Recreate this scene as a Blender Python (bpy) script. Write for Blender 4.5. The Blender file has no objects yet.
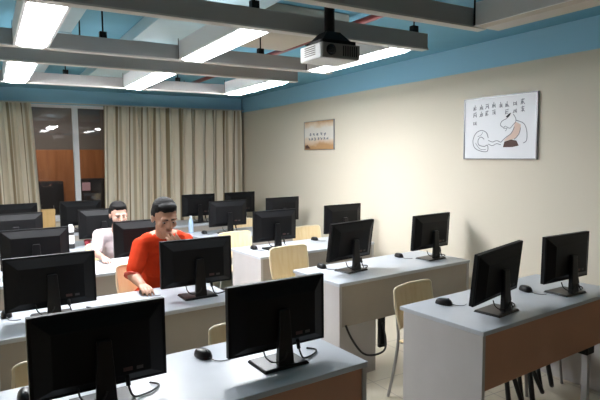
import bpy, bmesh, math, random
from mathutils import Vector, Matrix, Euler
random.seed(7)
C = bpy.context.scene.collection
U = 0.93            # metres per survey unit (room was measured in camera heights above the desks)
EYE = 1.68
PI = math.pi
def P(x, y, z):     # survey units (origin under the camera, z measured from eye level) -> metres
    return Vector((x * U, y * U, EYE + z * U))
DESK = 0.75

# ------------------------------------------------------------------ materials
def nodes_of(name):
    m = bpy.data.materials.new(name); m.use_nodes = True
    nt = m.node_tree; b = nt.nodes['Principled BSDF']
    return m, nt, b
def mat(name, col, rough=0.5, metal=0.0, noise=0.0, scale=30.0, spec=0.5, bump=0.0, coat=0.0):
    m, nt, b = nodes_of(name)
    b.inputs['Base Color'].default_value = (*col, 1); b.inputs['Roughness'].default_value = rough
    b.inputs['Metallic'].default_value = metal; b.inputs['Specular IOR Level'].default_value = spec
    b.inputs['Coat Weight'].default_value = coat
    if noise or bump:
        tc = nt.nodes.new('ShaderNodeTexCoord'); n = nt.nodes.new('ShaderNodeTexNoise')
        n.inputs['Scale'].default_value = scale; n.inputs['Detail'].default_value = 4
        nt.links.new(tc.outputs['Object'], n.inputs['Vector'])
        if noise:
            r = nt.nodes.new('ShaderNodeValToRGB')
            r.color_ramp.elements[0].color = (*[c * (1 - noise) for c in col], 1)
            r.color_ramp.elements[1].color = (*[min(1, c * (1 + noise)) for c in col], 1)
            r.color_ramp.elements[0].position = .3; r.color_ramp.elements[1].position = .7
            nt.links.new(n.outputs['Fac'], r.inputs['Fac']); nt.links.new(r.outputs['Color'], b.inputs['Base Color'])
        if bump:
            bp = nt.nodes.new('ShaderNodeBump'); bp.inputs['Strength'].default_value = bump
            nt.links.new(n.outputs['Fac'], bp.inputs['Height']); nt.links.new(bp.outputs['Normal'], b.inputs['Normal'])
    return m
def emit(name, col, strength):
    m, nt, b = nodes_of(name)
    b.inputs['Base Color'].default_value = (.8, .8, .8, 1)
    b.inputs['Emission Color'].default_value = (*col, 1); b.inputs['Emission Strength'].default_value = strength
    return m
def banded(name, low, high, z):          # two paints on one wall, meeting at height z
    m, nt, b = nodes_of(name); b.inputs['Roughness'].default_value = .75
    g = nt.nodes.new('ShaderNodeNewGeometry'); s = nt.nodes.new('ShaderNodeSeparateXYZ')
    n = nt.nodes.new('ShaderNodeTexNoise'); n.inputs['Scale'].default_value = 2.2
    ma = nt.nodes.new('ShaderNodeMath'); ma.operation = 'MULTIPLY_ADD'; ma.inputs[1].default_value = .015
    gt = nt.nodes.new('ShaderNodeMath'); gt.operation = 'GREATER_THAN'; gt.inputs[1].default_value = z
    mx = nt.nodes.new('ShaderNodeMix'); mx.data_type = 'RGBA'
    mx.inputs[6].default_value = (*low, 1); mx.inputs[7].default_value = (*high, 1)
    nt.links.new(g.outputs['Position'], s.inputs[0]); nt.links.new(g.outputs['Position'], n.inputs['Vector'])
    nt.links.new(n.outputs['Fac'], ma.inputs[0]); nt.links.new(s.outputs['Z'], ma.inputs[2])
    nt.links.new(ma.outputs[0], gt.inputs[0]); nt.links.new(gt.outputs[0], mx.inputs[0])
    nt.links.new(mx.outputs[2], b.inputs['Base Color'])
    return m
def wood(name, a, bcol, scale=3.0, rough=.4):
    m, nt, b = nodes_of(name); b.inputs['Roughness'].default_value = rough
    tc = nt.nodes.new('ShaderNodeTexCoord'); mp = nt.nodes.new('ShaderNodeMapping')
    mp.inputs['Scale'].default_value = (scale * 5, scale * 5, scale * .6)
    n = nt.nodes.new('ShaderNodeTexNoise'); n.inputs['Scale'].default_value = 2; n.inputs['Detail'].default_value = 6
    r = nt.nodes.new('ShaderNodeValToRGB')
    r.color_ramp.elements[0].color = (*a, 1); r.color_ramp.elements[1].color = (*bcol, 1)
    r.color_ramp.elements[0].position = .35; r.color_ramp.elements[1].position = .65
    nt.links.new(tc.outputs['Object'], mp.inputs[0]); nt.links.new(mp.outputs[0], n.inputs['Vector'])
    nt.links.new(n.outputs['Fac'], r.inputs['Fac']); nt.links.new(r.outputs['Color'], b.inputs['Base Color'])
    return m
def tiles(name, a, grout, size):
    m, nt, b = nodes_of(name); b.inputs['Roughness'].default_value = .28
    g = nt.nodes.new('ShaderNodeNewGeometry'); br = nt.nodes.new('ShaderNodeTexBrick')
    br.offset = 0; br.inputs['Scale'].default_value = 1; br.inputs['Mortar Size'].default_value = .004
    br.inputs['Brick Width'].default_value = size; br.inputs['Row Height'].default_value = size
    br.inputs['Color1'].default_value = (*a, 1); br.inputs['Color2'].default_value = (*[c * .95 for c in a], 1)
    br.inputs['Mortar'].default_value = (*grout, 1)
    nt.links.new(g.outputs['Position'], br.inputs['Vector']); nt.links.new(br.outputs['Color'], b.inputs['Base Color'])
    return m
def cloth_stripes(name):
    m, nt, b = nodes_of(name); b.inputs['Roughness'].default_value = .85
    b.inputs['Specular IOR Level'].default_value = .1
    at = nt.nodes.new('ShaderNodeAttribute'); at.attribute_name = 'along'
    r = nt.nodes.new('ShaderNodeValToRGB'); r.color_ramp.interpolation = 'LINEAR'
    cols = [(0, (.84, .75, .61)), (.26, (.83, .75, .62)), (.30, (.28, .215, .13)), (.42, (.34, .265, .17)), (.46, (.83, .76, .64)), (.60, (.70, .66, .57)), (.64, (.48, .40, .29)), (.72, (.52, .44, .32)), (.76, (.84, .75, .61))]
    el = r.color_ramp.elements
    while len(el) < len(cols): el.new(.5)
    for e, (p, c) in zip(el, cols): e.position = p; e.color = (*c, 1)
    fr = nt.nodes.new('ShaderNodeMath'); fr.operation = 'FRACT'
    nt.links.new(at.outputs['Fac'], fr.inputs[0]); nt.links.new(fr.outputs[0], r.inputs['Fac'])
    nt.links.new(r.outputs['Color'], b.inputs['Base Color'])
    return m
def glass_mat(name):
    m = bpy.data.materials.new(name); m.use_nodes = True; nt = m.node_tree; nt.nodes.clear()
    o = nt.nodes.new('ShaderNodeOutputMaterial'); mix = nt.nodes.new('ShaderNodeMixShader')
    t = nt.nodes.new('ShaderNodeBsdfTransparent'); g = nt.nodes.new('ShaderNodeBsdfGlossy')
    t.inputs['Color'].default_value = (.88, .88, .88, 1); g.inputs['Roughness'].default_value = .02
    f = nt.nodes.new('ShaderNodeFresnel'); f.inputs['IOR'].default_value = 1.7
    nt.links.new(f.outputs[0], mix.inputs[0]); nt.links.new(t.outputs[0], mix.inputs[1]); nt.links.new(g.outputs[0], mix.inputs[2])
    nt.links.new(mix.outputs[0], o.inputs[0])
    return m

BEIGE = (.72, .655, .54); BLUE = (.33, .62, .80)
M = dict(
    wall=banded('painted wall', BEIGE, BLUE, EYE + .815 * U), ceiling=mat('blue ceiling paint', (.15, .39, .53), .8, noise=.10, scale=1.5),
    floor=tiles('cream floor tiles', (.55, .50, .40), (.34, .31, .26), .6),
    top=mat('pale laminate top', (.47, .50, .55), .32, noise=.03, scale=8), panel=mat('grey laminate panel', (.47, .455, .46), .45, noise=.03, scale=6),
    front=mat('grey brown laminate front', (.33, .30, .27), .45, noise=.03, scale=6), panel_reflection=mat('laminate panel with painted warm reflection', (.50, .25, .155), .35, noise=.05, scale=3),  # the reddish base colour of the second laminate stands in for a warm reflection
    edge=mat('grey edge banding', (.42, .43, .45), .5),
    black=mat('black plastic', (.005, .005, .006), .5, spec=.2), blackm=mat('matt black plastic', (.014, .014, .016), .6), gloss=mat('glossy black plastic', (.006, .006, .007), .35, spec=.3),
    screen=mat('dark screen', (.012, .014, .02), .12), sticker=mat('faint grey sticker', (.05, .045, .045), .6), redtag=mat('faint red badge', (.07, .03, .028), .6),
    cable=mat('black rubber', (.012, .012, .013), .55), grey_cable=mat('grey rubber', (.10, .10, .105), .55),
    ply=wood('cream plywood', (.74, .57, .32), (.80, .65, .40), 2.5, .4), ply_edge=mat('pale plywood edge', (.80, .70, .50), .5),
    chrome=mat('grey tube steel', (.35, .35, .36), .35, .9),
    rail=mat('grey painted channel', (.42, .40, .39), .55), lip=mat('pale channel lip', (.62, .60, .57), .5),
    fixture=mat('white light housing', (.72, .72, .73), .5), lit=emit('lit diffuser', (.95, .97, 1.0), 12.0), lit_far=emit('bright lit diffuser', (.95, .97, 1.0), 116.0), uplight_fill=emit('added uplight glow', (.95, .97, 1.0), 2.5), unlit=mat('unlit diffuser', (.62, .57, .50), .4),
    duct=mat('pale blue duct', (.46, .62, .68), .5, noise=.05, scale=3), tan=mat('beige ceiling panel', (.50, .46, .38), .6),
    red=mat('red pipe paint', (.20, .025, .02), .4),
    proj_white=mat('white projector plastic', (.88, .89, .90), .4), proj_shade_vent=mat('grey for shaded projector front and vents', (.20, .185, .17), .5), lens=mat('lens glass', (.01, .01, .015), .08),
    curtain=cloth_stripes('striped curtain cloth'), winframe=mat('white window frame', (.80, .80, .82), .4), glass=glass_mat('window glass'),
    wood_out=wood('orange brown wood', (.38, .15, .06), (.52, .22, .09), 1.2, .4), grey_out=mat('grey corridor paint', (.20, .19, .19), .8), dark=mat('dark cabinet', (.02, .02, .025), .5),
    wood_front=wood('warm wood panelling', (.36, .17, .08), (.46, .22, .11), 1.2, .35),
    pink=mat('pink paper', (.75, .50, .62), .7),
    skin=mat('skin', (.40, .205, .13), .55, noise=.06, scale=40), skin_f=mat('fair skin', (.50, .29, .22), .55, noise=.05, scale=40), hair=mat('black hair', (.006, .005, .005), .75, spec=.2, bump=.4, scale=120),
    lips=mat('lips', (.40, .16, .13), .5), brow=mat('eyebrow hair', (.02, .016, .014), .7), eye=mat('dark eye', (.02, .015, .012), .2), eyew=mat('eye white', (.42, .38, .35), .4),
    orange=mat('orange red cloth', (.50, .038, .010), .9, spec=.1, noise=.12, scale=14, bump=.15), seam=mat('dark orange seam', (.42, .045, .02), .8),
    pinkwhite=mat('pale pink cloth', (.66, .56, .57), .85, noise=.10, scale=20, bump=.15), trousers=mat('dark trousers', (.03, .032, .04), .8), shoe=mat('black shoe', (.02, .02, .02), .4),
    poster=mat('white poster print', (.80, .81, .84), .35), pframe=mat('grey metal frame', (.33, .33, .35), .35, .5), ink=mat('black ink', (.03, .03, .035), .7), ink_soft=mat('soft grey ink', (.24, .25, .28), .7), ink_skin=mat('peach ink', (.74, .56, .48), .7), ink_brown=mat('brown ink', (.10, .05, .04), .7),
    bottle=mat('white bottle plastic', (.75, .76, .78), .35), bluecap=mat('blue bottle film', (.35, .48, .65), .4), redcup=mat('red plastic', (.55, .04, .06), .4), card=wood('brown cardboard', (.42, .27, .10), (.48, .31, .13), 2, .8), strip=mat('pale frame', (.70, .68, .64), .5),
)
def poster_brown():
    m, nt, b = nodes_of('brown landscape print'); b.inputs['Roughness'].default_value = .4
    tc = nt.nodes.new('ShaderNodeTexCoord'); s = nt.nodes.new('ShaderNodeSeparateXYZ'); n = nt.nodes.new('ShaderNodeTexNoise')
    n.inputs['Scale'].default_value = 3.5; n.inputs['Detail'].default_value = 3
    nt.links.new(tc.outputs['Generated'], s.inputs[0]); nt.links.new(tc.outputs['Generated'], n.inputs['Vector'])
    # distance from the pale middle band of the picture
    a = nt.nodes.new('ShaderNodeMath'); a.operation = 'SUBTRACT'; a.inputs[1].default_value = .58
    nt.links.new(s.outputs['Z'], a.inputs[0])
    ab = nt.nodes.new('ShaderNodeMath'); ab.operation = 'ABSOLUTE'; nt.links.new(a.outputs[0], ab.inputs[0])
    ad = nt.nodes.new('ShaderNodeMath'); ad.operation = 'MULTIPLY_ADD'; ad.inputs[1].default_value = .35
    nt.links.new(n.outputs['Fac'], ad.inputs[0]); nt.links.new(ab.outputs[0], ad.inputs[2])
    r = nt.nodes.new('ShaderNodeValToRGB'); el = r.color_ramp.elements
    el[0].position = .33; el[0].color = (.80, .76, .70, 1); el[1].position = .62; el[1].color = (.52, .30, .14, 1)
    e = el.new(.48); e.color = (.72, .56, .40, 1)
    nt.links.new(ad.outputs[0], r.inputs['Fac']); nt.links.new(r.outputs['Color'], b.inputs['Base Color'])
    return m
M['poster2'] = poster_brown()

# ------------------------------------------------------------------ mesh helpers
class MB:
    def __init__(s): s.v = []; s.f = []
    def add(s, vs, fs):
        k = len(s.v); s.v += [tuple(v) for v in vs]; s.f += [tuple(k + i for i in f) for f in fs]; return s
    def box(s, lo, hi, rot=None, at=(0, 0, 0)):
        (a, b, c), (d, e, f) = lo, hi
        vs = [Vector(q) for q in ((a, b, c), (d, b, c), (d, e, c), (a, e, c), (a, b, f), (d, b, f), (d, e, f), (a, e, f))]
        if rot is not None: vs = [rot @ v for v in vs]
        vs = [v + Vector(at) for v in vs]
        return s.add(vs, [(3, 2, 1, 0), (4, 5, 6, 7), (0, 1, 5, 4), (1, 2, 6, 5), (2, 3, 7, 6), (3, 0, 4, 7)])
    def hull2(s, q0, q1):   # two quads joined to a frustum (each in the same winding)
        return s.add(list(q0) + list(q1), [(3, 2, 1, 0), (4, 5, 6, 7), (0, 1, 5, 4), (1, 2, 6, 5), (2, 3, 7, 6), (3, 0, 4, 7)])
    def tube(s, pts, r, n=8):
        pts = [Vector(p) for p in pts]; rs = r if isinstance(r, (list, tuple)) else [r] * len(pts)
        rings = []; prev = None
        for i, p in enumerate(pts):
            t = (pts[min(i + 1, len(pts) - 1)] - pts[max(i - 1, 0)]).normalized()
            if prev is None:
                a = Vector((0, 0, 1)) if abs(t.z) < .9 else Vector((1, 0, 0)); prev = t.cross(a).normalized()
            prev = (prev - t * prev.dot(t)).normalized(); b = t.cross(prev)
            rings.append([p + (prev * math.cos(2 * PI * k / n) + b * math.sin(2 * PI * k / n)) * rs[i] for k in range(n)])
        vs = [v for ring in rings for v in ring]; fs = []
        for i in range(len(rings) - 1):
            for k in range(n):
                fs.append((i * n + k, i * n + (k + 1) % n, (i + 1) * n + (k + 1) % n, (i + 1) * n + k))
        fs.append(tuple(reversed(range(n)))); fs.append(tuple((len(rings) - 1) * n + k for k in range(n)))
        return s.add(vs, fs)
    def lathe(s, prof, n=20, at=(0, 0, 0)):
        vs = []; fs = []
        for (r, z) in prof:
            for k in range(n): vs.append((at[0] + r * math.cos(2 * PI * k / n), at[1] + r * math.sin(2 * PI * k / n), at[2] + z))
        for i in range(len(prof) - 1):
            for k in range(n): fs.append((i * n + k, i * n + (k + 1) % n, (i + 1) * n + (k + 1) % n, (i + 1) * n + k))
        fs.append(tuple(reversed(range(n)))); fs.append(tuple((len(prof) - 1) * n + k for k in range(n)))
        return s.add(vs, fs)
    def ball(s, c, r, n=16, m=10, rot=None):
        vs = []; fs = []; r = (r, r, r) if not isinstance(r, (tuple, list)) else r
        for i in range(m + 1):
            th = PI * i / m
            for k in range(n):
                ph = 2 * PI * k / n
                v = Vector((r[0] * math.sin(th) * math.cos(ph), r[1] * math.sin(th) * math.sin(ph), r[2] * math.cos(th)))
                vs.append((rot @ v if rot is not None else v) + Vector(c))
        for i in range(m):
            for k in range(n): fs.append((i * n + k, (i + 1) * n + k, (i + 1) * n + (k + 1) % n, i * n + (k + 1) % n))
        return s.add(vs, fs)
    def cap(s, p, q, r0, r1=None, n=12):      # tapered capsule
        p, q = Vector(p), Vector(q); r1 = r0 if r1 is None else r1
        d = (q - p); L = d.length; t = d / L if L > 1e-6 else Vector((0, 0, 1))
        pts = []; rs = []
        for a in (-.98, -.8, -.5, 0): pts.append(p + t * (a * r0)); rs.append(r0 * math.sqrt(1 - a * a))
        for a in (.33, .66): pts.append(p + d * a); rs.append(r0 + (r1 - r0) * a)
        for a in (0, .5, .8, .98): pts.append(q + t * (a * r1)); rs.append(r1 * math.sqrt(1 - a * a))
        return s.tube(pts, rs, n)
    def build(s, name, m, parent=None, bevel=0.0, smooth=False, loc=None):
        me = bpy.data.meshes.new(name); me.from_pydata(s.v, [], s.f); me.validate(); me.update()
        b = bmesh.new(); b.from_mesh(me); bmesh.ops.recalc_face_normals(b, faces=b.faces); b.to_mesh(me); b.free()
        if smooth: me.polygons.foreach_set('use_smooth', [True] * len(me.polygons))
        o = bpy.data.objects.new(name, me); C.objects.link(o)
        if isinstance(m, str): m = M[m]
        me.materials.append(m)
        if bevel:
            md = o.modifiers.new('bevel', 'BEVEL'); md.width = bevel; md.segments = 2; md.limit_method = 'ANGLE'
        if parent is not None: o.parent = parent
        if loc is not None: o.location = loc
        return o
def smooth_path(pts, k=6):                     # Catmull-Rom through the points
    pts = [Vector(p) for p in pts]; out = []
    for i in range(len(pts) - 1):
        a, b, c, d = pts[max(i - 1, 0)], pts[i], pts[i + 1], pts[min(i + 2, len(pts) - 1)]
        for j in range(k):
            t = j / k
            out.append(.5 * ((2 * b) + (c - a) * t + (2 * a - 5 * b + 4 * c - d) * t * t + (3 * b - a - 3 * c + d) * t ** 3))
    return out + [pts[-1]]
def tag(o, label, cat, group=None, kind=None):
    if label: o['label'] = label
    if cat: o['category'] = cat
    if group: o['group'] = group
    if kind: o['kind'] = kind
    return o
def thing(name, label, cat, loc=(0, 0, 0), rz=0, group=None):
    o = bpy.data.objects.new(name, None); C.objects.link(o); o.location = loc; o.rotation_euler = (0, 0, rz); o.empty_display_size = .1
    return tag(o, label, cat, group)
def struct(name, mb, m, parent=None, **k):
    o = mb.build(name, m, parent, **k)
    if parent is None: o['kind'] = 'structure'
    return o
def kids(o): return [c for c in bpy.data.objects if c.parent == o]
def copy_tree(o, parent=None):
    ch = kids(o); c = o.copy(); C.objects.link(c)
    if parent is not None: c.parent = parent
    for k in ch: copy_tree(k, c)
    return c

# ------------------------------------------------------------------ room shell
XL_, XR_, YF, YB = -1.6 * U, 4.1 * U, -2.2 * U, 9.0 * U
ZC = EYE + 1.06 * U
T = .12
struct('floor', MB().box((XL_ - T, YF - T, -.1), (XR_ + T, YB + T, 0)), 'floor')
struct('ceiling', MB().box((XL_ - T, YF - T, ZC), (XR_ + T, YB + T, ZC + .1)), 'ceiling')
struct('wall_right', MB().box((XR_, YF - T, 0), (XR_ + T, YB + T, ZC)), 'wall')
struct('wall_left', MB().box((XL_ - T, YF - T, 0), (XL_, YB + T, ZC)), 'wall')
struct('wall_front', MB().box((XL_, YF - T, 0), (XR_, YF, ZC)), 'wall')
WX0, WX1, WZ0, WZ1 = .1 * U, 3.3 * U, .80, EYE + .83 * U
w = MB()
w.box((XL_, YB, 0), (WX0, YB + T, ZC)); w.box((WX1, YB, 0), (XR_, YB + T, ZC))
w.box((WX0, YB, 0), (WX1, YB + T, WZ0)); w.box((WX0, YB, WZ1), (WX1, YB + T, ZC))
struct('wall_back', w, 'wall')
b = MB(); b.box((XL_, YF, 0), (XR_, YF + .03, 2.0))
struct('trim_1', b, 'wood_front')
struct('baseboard_right', MB().box((XR_ - .012, YF + .03, 0), (XR_, YB, .09)), 'edge')
# window with two sliding leaves in the part the curtains leave open
wn = thing('window_1', None, None, (0, 0, 0)); wn['kind'] = 'structure'
fr = MB(); fy0, fy1 = YB + .02, YB + .09
fr.box((WX0, fy0, WZ0), (WX1, fy1, WZ0 + .05)); fr.box((WX0, fy0, WZ1 - .04), (WX1, fy1, WZ1))
fr.box((WX0, fy0, WZ0 + .05), (WX0 + .05, fy1, WZ1 - .04)); fr.box((WX1 - .05, fy0, WZ0 + .05), (WX1, fy1, WZ1 - .04))
fr.build('window_frame', 'winframe', wn, bevel=.003)
MX = 1.245 * U
MB().box((MX - .038, fy0 - .015, WZ0 + .05), (MX + .038, fy1, WZ1 - .04)).build('mullion', 'winframe', wn, bevel=.003)
MB().box((2.35 * U - .03, fy0, WZ0 + .05), (2.35 * U + .03, fy1, WZ1 - .04)).build('mullion', 'winframe', wn, bevel=.003)
for x0, x1, dy in ((WX0 + .05, MX - .038, .0), (MX + .038, 2.35 * U - .03, .012), (2.35 * U + .03, WX1 - .05, 0)):
    MB().box((x0, YB + .05 + dy, WZ0 + .05), (x1, YB + .056 + dy, WZ1 - .04)).build('window_pane', 'glass', wn)
struct('trim_2', MB().box((WX0 - .05, YB - .06, WZ0 - .03), (WX1 + .05, YB + .02, WZ0)), 'winframe', bevel=.004)
# the lit corridor behind the glass
YO = YB + 2.4
o = MB(); o.box((XL_, YO, 0), (XR_, YO + .1, 2.7)); struct('wall_corridor', o, 'grey_out')
struct('floor_corridor', MB().box((XL_, YB + T, -.1), (XR_, YO, 0)), 'floor'); struct('ceiling_corridor', MB().box((XL_, YB + T, 2.7), (XR_, YO, 2.8)), 'grey_out')
b = MB()
for i in range(7): b.box((XL_ + .1 + i * .72, YO - .04, .0), (XL_ + .78 + i * .72, YO - .001, 1.84))
struct('trim_3', b, 'wood_out', bevel=.006)
cab = thing('storage_cabinet', 'dark low cabinet out in the corridor seen through the left window pane', 'cabinet', (1.05 * U, YO - .30, 0))
MB().box((-.20, -.2, 0), (.20, .2, 1.27)).build('cabinet_body', 'dark', cab, bevel=.006)
MB().box((.02, -.213, .7), (.03, -.2, .85)).build('handle', 'chrome', cab)
cab = thing('storage_cabinet', 'dark low cabinet out in the corridor behind the narrow right window pane', 'cabinet', (1.84 * U, YO - .30, 0))
MB().box((-.24, -.2, 0), (.24, .2, 1.30)).build('cabinet_body', 'dark', cab, bevel=.006)
MB().box((.20, -.213, .7), (.21, -.2, .85)).build('handle', 'chrome', cab)
tag(MB().box((1.60 * U, YO - .505, 1.09), (1.60 * U + .14, YO - .5005, 1.24)).build('paper_notice', 'pink'), 'small pale pink paper stuck on the corridor cabinet, seen through the window', 'paper')

# ------------------------------------------------------------------ curtains
def curtain(x0t, x1t, x0b, x1b, y, z0, z1, folds, amp, label, ph=0.0):
    N = folds * 14; R = 16; me = bpy.data.meshes.new('curtain'); vs = []; fs = []; al = []
    rnd = random.Random(int(folds * 31)); fw = [rnd.uniform(.7, 1.3) for _ in range(folds + 2)]; fp = [rnd.uniform(-.5, .5) for _ in range(folds + 2)]
    for j in range(R + 1):
        t = j / R; z = z1 + (z0 - z1) * t
        a0 = x0t + (x0b - x0t) * t; a1 = x1t + (x1b - x1t) * t ** .8
        for i in range(N + 1):
            s = i / N; k = s * folds; q = int(k); fr_ = k - q
            A = amp * (fw[q] * (1 - fr_) + fw[q + 1] * fr_); pz = fp[q] * (1 - fr_) + fp[q + 1] * fr_
            pinch = .45 + .55 * min(1, t * 5)
            yy = y + A * pinch * math.sin(2 * PI * k + pz * 2 * t + ph) + .3 * A * math.sin(4 * PI * k + 1.3 + 2 * pz)
            xx = a0 + (a1 - a0) * s + .012 * math.sin(2 * PI * k * 2 + 3 * t * pz)
            vs.append((xx, yy, z)); al.append(k * .9 + ph)
    for j in range(R):
        for i in range(N):
            a = j * (N + 1) + i; fs.append((a, a + 1, a + N + 2, a + N + 1))
    me.from_pydata(vs, [], fs); me.update(); at = me.attributes.new('along', 'FLOAT', 'POINT'); at.data.foreach_set('value', al)
    me.polygons.foreach_set('use_smooth', [True] * len(me.polygons)); me.materials.append(M['curtain'])
    o = bpy.data.objects.new('curtain', me); C.objects.link(o)
    md = o.modifiers.new('thick', 'SOLIDIFY'); md.thickness = .003
    return tag(o, label, 'curtain')
CY = YB - .13
curtain(-.85 * U, .62 * U, -.85 * U, .70 * U, CY, .25, EYE + .83 * U, 9, .055, 'beige and olive striped curtain at the far left edge, left of the dark window')
curtain(1.655 * U, 4.06 * U, 1.60 * U, 4.03 * U, CY, .25, EYE + .83 * U, 13, .055, 'wide beige and olive striped curtain between the window and the right wall', .4)
tag(MB().box((-.9 * U, CY - .012, EYE + .83 * U - .004), (4.08 * U, CY + .012, EYE + .83 * U + .014)).build('curtain_track', 'lip'), 'thin pale curtain track along the top of the striped curtains', 'curtain track')

# ------------------------------------------------------------------ ceiling lights, rails and services
ZL = EYE + .70 * U
def fixture(x, y0, y1, label, lit=True):
    cy = (y0 + y1) / 2 * U; L = (y1 - y0) * U / 2; wd = .085 * U
    t = thing('ceiling_light', label, 'ceiling light', (x * U, cy, ZL), 0, 'fluorescent light troughs')
    h = MB(); th = .008; H = .115
    h.box((-wd - .014, -L, 0), (-wd, L, H)); h.box((wd, -L, 0), (wd + .014, L, H)); h.box((-wd, -L, H - th), (wd, L, H))
    h.box((-wd, -L, 0), (wd, -L + th, H - th)); h.box((-wd, L - th, 0), (wd, L, H - th))
    h.build('light_housing', 'fixture', t)
    d = MB(); d.hull2([(-wd + .022, -L + .03, -.012), (wd - .022, -L + .03, -.012), (wd - .022, L - .03, -.012), (-wd + .022, L - .03, -.012)], [(-wd + .001, -L + th + .001, .006), (wd - .001, -L + th + .001, .006), (wd - .001, L - th - .001, .006), (-wd + .001, L - th - .001, .006)])
    d.build('diffuser', ('lit_far' if y0 > 4 else 'lit') if lit else 'unlit', t)
    if lit: MB().box((-wd * .6, -L + .05, H + .001), (wd * .6, L - .05, H + .006)).build('added_uplight', 'uplight_fill', t)  # added glowing strip, hidden by the housing, to brighten ceiling and upper walls
    MB().box((-wd - .016, L - .012, .002), (-wd - .0145, L - .001, H + .02)).build('gap_shade_strip', 'black', t)  # black strip painted in for the dark gap between housing and rail
    return t
fx = {'l': .28, 'm': 1.325, 'r': 2.395}
fixture(fx['l'], 2.70, 3.75, 'lit ceiling light at the top left corner, the largest in view')
fixture(fx['m'], 2.70, 3.75, 'lit ceiling light in the middle of the nearer row, left of the projector')
fixture(fx['r'], 2.70, 3.75, 'lit ceiling light to the right of the projector, beyond it')
fixture(fx['l'] - .01, 4.40, 5.52, 'small lit ceiling light at the far left, nearest the left curtain')
fixture(fx['m'], 4.40, 5.52, 'lit ceiling light in the middle of the far row')
fixture(fx['r'] + .02, 4.40, 5.52, 'lit ceiling light of the far row nearest the right wall')
fixture(2.43, .92, 2.05, 'unlit ceiling light with beige diffuser at the top right', False)
def rail(y, x0, x1, hangers, label):
    t = thing('ceiling_rail', label, 'ceiling rail', ((x0 + x1) / 2 * U, y * U, ZL), 0, 'grey rails carrying the ceiling lights')
    h = (x1 - x0) / 2 * U
    c = MB(); c.box((-h, -.022, .006), (h, -.016, .095)); c.box((-h, -.016, .006), (h, .016, .012)); c.box((-h, .016, .006), (h, .022, .095)); c.box((-h, -.016, .080), (h, .016, .0949))
    c.build('channel', 'rail', t)
    MB().box((-h, -.030, -.004), (h, .026, .0055)).build('lower_lip', 'lip', t)
    for x in hangers:
        lx = x * U - (x0 + x1) / 2 * U
        r = MB().tube([(lx, 0, .0952), (lx, 0, ZC - ZL - .001)], .005).build('hanger_rod', 'black', t, smooth=True)
        MB().box((lx - .022, -.018, .0953), (lx + .022, .018, .135)).build('clamp', 'black', r, bevel=.003)
    return t
rail(2.09, -1.0, 2.44, (.2, 1.6), 'grey ceiling rail at the top of the picture, nearest the viewer')
rail(2.66, -1.0, 2.56, (.2, 1.3, 2.46), 'grey ceiling rail in front of the nearer lit lights, just behind the projector')
rail(3.79, -1.0, 2.56, (.72, 1.9), 'grey ceiling rail at the far ends of the nearer lit lights')
rail(4.36, -1.0, 2.56, (.66, 1.7), 'grey ceiling rail at the near ends of the far row of lights')
rail(5.56, -1.0, 2.56, (.70, 1.8), 'grey ceiling rail farthest back, above the striped curtains')
def duct(x0, x1, y0, y1, z0, label):
    t = thing('air_duct', label, 'air duct', ((x0 + x1) / 2 * U, (y0 + y1) / 2 * U, EYE + z0 * U)); h = (x1 - x0) / 2 * U; L = (y1 - y0) / 2 * U; H = ZC - (EYE + z0 * U) - .002
    MB().box((-h, -L, 0), (h, L, H)).build('duct_body', 'duct', t, bevel=.004)
    for k in (-.5, 0, .5): MB().box((-h - .006, k * 2 * L * .8 - .012, -.006), (h + .006, k * 2 * L * .8 + .012, -.0005)).build('flange', 'duct', t)
duct(1.08, 1.62, 1.4, 7.6, .96, 'pale blue flat duct on the ceiling over the middle lights')
duct(.34, .62, 1.4, 7.6, .97, 'narrow pale blue flat duct on the ceiling over the left lights')
cp = thing('ceiling_cassette', 'beige square unit on the ceiling between the middle light and the projector', 'ceiling unit', P(2.04, 3.80, .96))
MB().box((-.33, -.48, 0), (.33, .48, .09)).build('cassette_body', 'tan', cp, bevel=.01)
MB().box((-.25, -.40, -.006), (.25, .40, -.0005)).build('grille', 'tan', cp, bevel=.002)
pp = thing('sprinkler_pipe', 'dark red pipe running along the ceiling above the projector', 'pipe', P(2.42, 3, .98))
MB().tube([(0, y, 0) for y in (-3.5, -2, 0, 2, 4.2)], .022, 12).build('pipe_run', 'red', pp, smooth=True)
for y in (-1.6, .35, 2.3, 3.9):
    h = MB().tube([(0, y - .012, 0), (0, y + .012, 0)], .027, 12); h.tube([(0, y, .026), (0, y, ZC - EYE - .98 * U - .0005)], .006); h.build('pipe_hanger', 'blackm', pp)
# projector
PR = P(1.715, 2.545, .532)
pj = thing('ceiling_projector', 'white projector with its front shade painted grey, on a black pole from the ceiling', 'projector', PR); pj.scale = (.8, .8, .8)
MB().box((-.15, -.125, .0), (.15, .13, .100)).build('projector_body', 'proj_white', pj, bevel=.008)
f = MB().box((-.144, -.139, .004), (.144, -.126, .096)).build('front_panel', 'proj_shade_vent', pj, bevel=.004)  # the grey puts the shade of this side into the panel colour
MB().tube([(-.085, -.139, .052), (-.085, -.150, .052)], .034, 20).build('lens_ring', 'black', pj, smooth=True)
MB().ball((-.085, -.1505, .052), (.027, .006, .027)).build('lens', 'lens', pj, smooth=True)
v = MB()
for k in range(7): v.box((.01 + .017 * k, -.1415, .02), (.018 + .017 * k, -.1393, .085))
v.build('front_vent', 'black', pj)
v = MB()
for k in range(5): v.box((-.1525, -.06 + .0, .028 + .013 * k), (-.1502, .07, .034 + .013 * k))
v.build('side_vent', 'proj_shade_vent', pj)
v = MB()
for sx in (-1, 1):
    for sy in (-1, 1): v.tube([(0, 0, .17), (sx * .10, sy * .085, .125), (sx * .11, sy * .09, .1055)], .009)
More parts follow.
